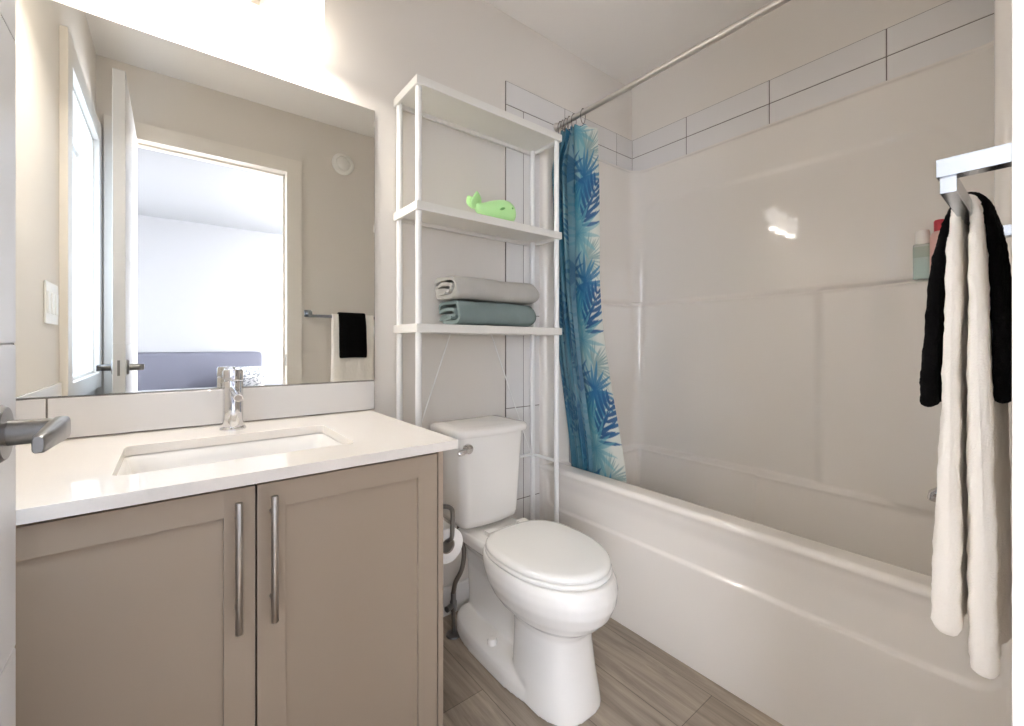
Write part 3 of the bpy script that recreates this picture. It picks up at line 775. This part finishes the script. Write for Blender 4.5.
def curtain():
    rng = np.random.RandomState(11)
    Wd, Hh = .80, 1.62
    nu, nv = 250, 440
    U = np.concatenate([np.linspace(0, .26, 110), np.linspace(.264, Wd, nu-110)])       # cloth width from the free edge
    V = np.linspace(0, Hh, nv)       # distance below the top hem
    uu, vv = np.meshgrid(U, V)
    colr = np.zeros(uu.shape+(3,)); 
    def L(c): return np.array(lin(c))
    base = L((198, 200, 190)); colr[:] = base
    wash = .5+.5*np.sin(uu*9+1.3+1.2*np.sin(vv*5))*np.sin(vv*4.2+.7)
    wash2 = .5+.5*np.sin(uu*17+vv*6.0)*np.cos(vv*9.4-uu*4)
    def blend(mask, c):
        colr[:] = colr*(1-mask[..., None])+np.array(c)*mask[..., None]
    left = sm(.035, .11, uu)
    blend(.85*left*(.65+.35*wash), L((104, 160, 168)))
    blend(.55*left*(1-wash)*wash2, L((58, 128, 150)))
    def leaflet(x0, y0, ang, ln, wd, c, alpha, tipc=None, bend=0.):
        dx, dy = uu-x0, vv-y0
        a = dx*math.cos(ang)+dy*math.sin(ang); b = -dx*math.sin(ang)+dy*math.cos(ang)
        t = a/ln; b = b-bend*ln*t*t
        prof = wd*np.clip(np.sin(np.clip(t, 0, 1)*PI)**.7, 0, 1)*(1-.35*np.clip(t, 0, 1))
        m = ((t > 0) & (t < 1))*np.clip((prof-np.abs(b))/.0022+.5, 0, 1)
        if tipc is None: blend(m*alpha, c)
        else:
            k = np.clip(t, 0, 1)[..., None]; cc = np.array(c)*(1-k)+np.array(tipc)*k
            colr[:] = colr*(1-(m*alpha)[..., None])+cc*(m*alpha)[..., None]
    def fan(x, y, r, n, c, tip, alpha, a0=0, a1=2*PI, wd=.006):
        for k in range(n):
            a = a0+(a1-a0)*k/n+rng.uniform(-.07, .07)
            leaflet(x, y, a, r*rng.uniform(.75, 1.05), wd*rng.uniform(.8, 1.15), c, alpha, tip, rng.uniform(-.1, .1))
    def pinnate(x, y, ang, ln, wid, n, c, tip, alpha, wd=.011):
        leaflet(x, y, ang, ln, .0035, c, alpha)
        for k in range(n):
            t = .08+.88*k/n
            px, py = x+math.cos(ang)*ln*t, y+math.sin(ang)*ln*t
            s = math.sin(PI*(.18+.75*t))
            for sd in (-1, 1):
                leaflet(px, py, ang+sd*(1.0-.45*t), wid*s*rng.uniform(.85, 1.1), wd*(.7+.4*s), c, alpha, tip, -sd*.12)
    blue, dark, teal, pale, aqua = L((22, 88, 132)), L((16, 66, 112)), L((52, 124, 146)), L((140, 160, 156)), L((96, 156, 164))
    per = .475
    for rep in range(-1, 5):
        for du in (0, .30, .60):
            y = rep*per+(.16 if du == .30 else (.05 if du == .60 else 0))
            fan(.085+du, y+.150, .125, 26, L((132, 152, 148)), L((112, 140, 140)), .8, a0=1.6, a1=4.9, wd=.0045)
            fan(.14+du, y+.03, .15, 15, teal, aqua, .6, wd=.012)
            fan(.15+du, y+.36, .14, 15, L((44, 116, 142)), aqua, .65, wd=.011)
            pinnate(.150+du, y+.46, -1.9, .24, .10, 7, L((70, 140, 158)), teal, .75, wd=.012)
            fan(.098+du, y+.255, .145, 17, blue, L((48, 120, 150)), .88, a0=.4, a1=5.6, wd=.0095)
            pinnate(.098+du, y+.455, -2.02, .20, .115, 6, dark, blue, .95, wd=.0095)
            for k, (a, ln) in enumerate(((PI-.10, .115), (PI+.22, .125), (PI+.50, .13), (PI+.78, .13))):
                leaflet(.112+du, y+.470-.012*k, a, ln, .0105, dark, .95, blue, .10)
            fan(.21+du, y+.20, .15, 13, dark, blue, .8, wd=.012)
    # deeper blue-green over the part that hangs gathered
    blend(.80*sm(.13, .19, uu)*(.6+.4*wash2), L((14, 82, 108)))
    # geometry
    P = []
    cols = []
    for j, v in enumerate(V):
        z = ZT-v
        t = v/Hh
        row = []
        sway = .120*float(sm(.45, 1.15, t*1.1))+.025*t
        # free edge, flat panel, then tight folds towards the wall
        edge = -.262+.055*float(sm(.075, 0, v))-sway-.006*math.sin(t*7)
        fold0 = -.135-sway*.78
        wall_ = -.022-sway*.62
        for u in U:
            if u < .16:
                k = u/.16
                y = edge+(fold0-edge)*k
                x = RX-.004+.010*math.sin(k*PI*1.6+.4+t*1.5)*(.5+.5*t)-.004*k
            else:
                th = (u-.16)/(Wd-.16); nf = 4.0
                ang = th*nf*2*PI
                y = fold0+(wall_-fold0)*th+.010*math.sin(2*ang+.5)
                g_ = float(sm(.0, .14, t)); amp = (.050*g_*(1-t)**1.3+.012)*min(1, th*nf*2)
                x = RX-.028*(1-t)*g_*min(1, th*4)-.004+amp*math.sin(ang+.4*math.sin(t*3))+.003*math.sin(t*9+th*8)
            zz = z
            if v < .06:
                zz = z - .018*(1-v/.06)*(.5-.5*math.cos(2*PI*min(1, u/.16)*1.0)) - (.032*(1-v/.06)*max(0, 1-u/.05) if u < .05 else 0)
            x += .010*float(sm(.72, .97, t))     # bottom lies against the inside of the tub
            row.append((x, y, zz))
        P.append(row)
    mb = MB(); mb.grid(P)
    o = mb.build('shower_curtain', M['curtain'], None, angle=180, recalc=False)
    att = o.data.color_attributes.new('pattern', 'FLOAT_COLOR', 'POINT')
    flat = np.concatenate([colr.reshape(-1, 3), np.ones((colr.shape[0]*colr.shape[1], 1))], 1).astype(np.float32)
    att.data.foreach_set('color', flat.ravel())
    return o
def curtain_material():
    m = bpy.data.materials.new('leaf_print_curtain'); m.use_nodes = True
    nt = m.node_tree; p = nt.nodes['Principled BSDF']; L = nt.links.new
    at = nt.nodes.new('ShaderNodeAttribute'); at.attribute_name = 'pattern'
    L(at.outputs['Color'], p.inputs['Base Color']); p.inputs['Roughness'].default_value = .5
    tr = nt.nodes.new('ShaderNodeBsdfTranslucent'); L(at.outputs['Color'], tr.inputs['Color'])
    mx = nt.nodes.new('ShaderNodeMixShader'); mx.inputs[0].default_value = .18
    L(p.outputs[0], mx.inputs[1]); L(tr.outputs[0], mx.inputs[2]); L(mx.outputs[0], nt.nodes['Material Output'].inputs['Surface'])
    return m
M['curtain'] = curtain_material()
tag(curtain(), 'blue and teal palm leaf print shower curtain bunched at the far end', 'shower curtain')
P = []
for v in np.linspace(0, 1.60, 60):
    t = v/1.60
    P.append([(RX+.028-.03*float(sm(.7, 1, t))*0+.010*math.sin(k*1.3+t*2), -.012-.11*(k/30)-.07*t*(k/30)**1.2-.006*math.sin(k*2.1), 2.068-v) for k in range(31)])
MB().grid(P).build('shower_liner', M['liner'], None, angle=180, label='clear plastic shower liner hanging behind the printed curtain', cat='shower liner')

# ------------------------------------------------------------------ towel bar and its towels (door wall, right)
by, bz = -1.4260, 1.266
tb = thing('towel_bar', 'square chrome towel bar on the door wall carrying two towels', 'towel bar', (.9, YF, bz))
MB().box(.676, 1.148, by-.007, by+.007, 1.238, bz-.0095, .001).build('rail', M['satin_chrome'], tb)
for x in (.672, 1.130):
    MB().box(x, x+.020, YF+.006, by+.0095, bz-.010, bz+.010, .0012).build('bracket_arm', M['satin_chrome'], tb)
    MB().box(x-.010, x+.030, YF+.0005, YF+.008, bz-.022, bz+.022, .0012).build('wall_plate', M['satin_chrome'], tb)

def hung_towel(name, x0, x1, cl, material, label, seed, ripple=.003):
    """cl: (y, z, thickness) down-up-over-down along the drape; run along x"""
    C = bez([(p[0], p[1], p[2]) for p in cl], 13)
    n = len(C); L_, R_ = [], []
    for i, p in enumerate(C):
        a, b = C[max(i-1, 0)], C[min(i+1, n-1)]
        d = Vector((b.x-a.x, b.y-a.y)).normalized(); nn = Vector((-d.y, d.x))
        h = p.z/2
        L_.append((p.x+nn.x*h, p.y+nn.y*h, p.x, p.y)); R_.append((p.x-nn.x*h, p.y-nn.y*h, p.x, p.y))
    def cap(i, j):
        a, b = Vector((C[i].x, C[i].y)), Vector((C[j].x, C[j].y)); d = (a-b).normalized()
        nn = Vector((-d.y, d.x)); h = C[i].z/2
        return [(a.x+d.x*h*.9*math.cos(t)+nn.x*h*math.sin(t), a.y+d.y*h*.9*math.cos(t)+nn.y*h*math.sin(t), a.x, a.y) for t in (-.9, -.45, 0, .45, .9)]
    e0 = cap(0, 1); e1 = cap(n-1, n-2)
    loop = L_+list(reversed(e1) if True else e1)+list(reversed(R_))+list(reversed(e0))
    rnd = random.Random(seed); ph = [rnd.uniform(0, 6.28) for _ in range(8)]
    rings = []
    ns = 56
    ts = np.concatenate([[0, .008, .02, .04], np.linspace(.07, .93, ns), [.96, .98, .992, 1]])
    for t in ts:
        x = x0+(x1-x0)*t; e = min(t, 1-t)*(x1-x0)
        k = math.sqrt(max(0.0, 1-(1-min(1, e/.010))**2))*.85+.15
        ring = []
        for y, z, cy, cz in loop:
            low = max(0, min(1, (1.24-z)/.5))
            dy = ripple*low*math.sin(x*38+ph[0]+z*3)+ripple*.5*low*math.sin(x*77+ph[1]-z*6)
            wob = .0012*math.sin(z*95+x*40+ph[3])*math.sin(x*120+ph[4]+z*51)
            xo = (t-.5)*.0+.006*low*math.sin(z*9+ph[2])*(1-2*t)
            wob += rnd.uniform(-.0008, .0008)
            ring.append((x+xo+rnd.uniform(-.0006, .0006), cy+(y-cy)*k+dy+wob, cz+(z-cz)*k+.004*low*math.sin(x*25+ph[5])))
        rings.append(ring)
    o = MB().loft(rings).build(name, material, None, angle=80)
    return tag(o, label, 'towel')
white = [(-1.4085, .690, .030), (-1.410, .80, .026), (-1.412, .98, .018), (-1.4155, 1.18, .0145), (-1.4165, 1.22, .012), (-1.4175, 1.250, .009), (-1.421, 1.2605, .008), (-1.426, 1.2625, .008), (-1.431, 1.2605, .008), (-1.4345, 1.250, .009),
         (-1.4355, 1.22, .012), (-1.4365, 1.18, .015), (-1.439, .98, .0225), (-1.442, .80, .025), (-1.4425, .652, .026)]
hung_towel('hanging_towel', .812, 1.085, white, M['white_towel'], 'long off-white terry towel draped over the towel bar', 5)
black = [(-1.3865, .988, .019), (-1.3885, 1.06, .018), (-1.395, 1.17, .0155), (-1.401, 1.22, .013), (-1.409, 1.252, .010), (-1.4165, 1.2695, .009), (-1.426, 1.2740, .009), (-1.4355, 1.2695, .009), (-1.443, 1.252, .010),
         (-1.4475, 1.21, .012), (-1.4520, 1.15, .014), (-1.4555, 1.06, .016), (-1.457, 1.000, .017)]
hung_towel('hanging_towel', .850, 1.026, black, M['black_towel'], 'short black terry towel laid over the off-white one', 9, .002)

# ------------------------------------------------------------------ bottles on the surround ledge
b1 = thing('bottle', 'clear bottle of aqua liquid with a white cap on the tub ledge', 'bottle', (1.965, -1.215, 1.30))
bx, by_ = 1.960, -1.224; zb = 1.2845
MB().prism(superellipse(bx, by_, .017, .0235, 28, 3), zb, zb+.118, .004).build('bottle_body', M['bottle_clear'], b1)
MB().prism(superellipse(bx, by_, .0155, .022, 28, 3), zb+.002, zb+.070, .003).build('liquid', M['bottle_aqua'], b1)
MB().prism(superellipse(bx, by_, .0175, .024, 28, 3), zb+.072, zb+.108, .001).build('bottle_label', M['bottle_label'], b1)
MB().lathe([(0, .116), (.018, .116), (.018, .118), (.0175, .158), (.015, .162), (0, .162)], (bx, by_, zb), 'z', 24).build('bottle_cap', M['bottle_cap'], b1)
b2 = thing('bottle', 'pink bottle with a red cap on the tub ledge beside the black towel', 'bottle', (1.97, -1.27, 1.30))
bx, by_ = 1.950, -1.266
MB().lathe([(0, 0), (.022, 0), (.024, .004), (.024, .13), (.020, .145), (.012, .152), (0, .152)], (bx, by_, zb), 'z', 24).build('bottle_body', M['bottle_pink'], b2)
MB().lathe([(0, .15), (.014, .15), (.0145, .182), (.012, .187), (0, .188)], (bx, by_, zb), 'z', 24).build('bottle_cap', M['bottle_red'], b2)

# ------------------------------------------------------------------ bedroom furniture seen in the mirror
bd = thing('bed', 'bed with a grey-blue padded headboard, seen in the mirror', 'bed', (-.2, -4.0, 0))
R = []
for ins, y in ((.03, -4.895), (.006, -4.885), (0, -4.86), (.0, -4.83), (.008, -4.80), (.04, -4.785)):
    R.append([(x, y, z) for x, z in [(p[0], p[1]) for p in superellipse(-.02, .52, .92-ins, .455-ins, 80, 30)]])
MB().loft(R).build('headboard', M['headboard'], bd, angle=50)
MB().box(-.88, .84, -4.77, -2.85, .30, .56, .06, 4).build('mattress', M['linen'], bd)
MB().box(-.88, .84, -4.77, -2.85, .08, .295, .01).build('bed_base', M['headboard'], bd)
for x in (-.8, .76):
    for y in (-4.6, -3.0): MB().lathe([(.02, 0), (.03, .09), (0, .09)], (x, y, 0), 'z', 16).build('leg', M['dark'], bd)
# pillow: puffed cushion leaning on the headboard
def puff(cx, cy, cz, hx, hz, dep, tilt):
    n = 22; front, back = [], []
    for sgn, out in ((1, front), (-1, back)):
        for j in range(n+1):
            row = []
            for i in range(n+1):
                a, b = -1+2*i/n, -1+2*j/n
                th = dep*((1-a**4)*(1-b**4))**.5
                pin = 1-.06*(a*a*b*b)
                p = Vector((a*hx*pin*(1-.05*(1-abs(b))), sgn*th, b*hz*pin*(1-.05*(1-abs(a)))))
                p.rotate(Euler((tilt, 0, 0))); row.append((cx+p.x, cy+p.y, cz+p.z))
            out.append(row)
    mb = MB(); mb.grid(front); mb.grid(back)
    bmesh.ops.remove_doubles(mb.bm, verts=mb.bm.verts, dist=1e-4)
    return mb
puff(.72, -4.58, .655, .20, .20, .08, -.85).build('pillow', M['pillow'], None, angle=80, label='white speckled pillow leaning on the headboard', cat='pillow')
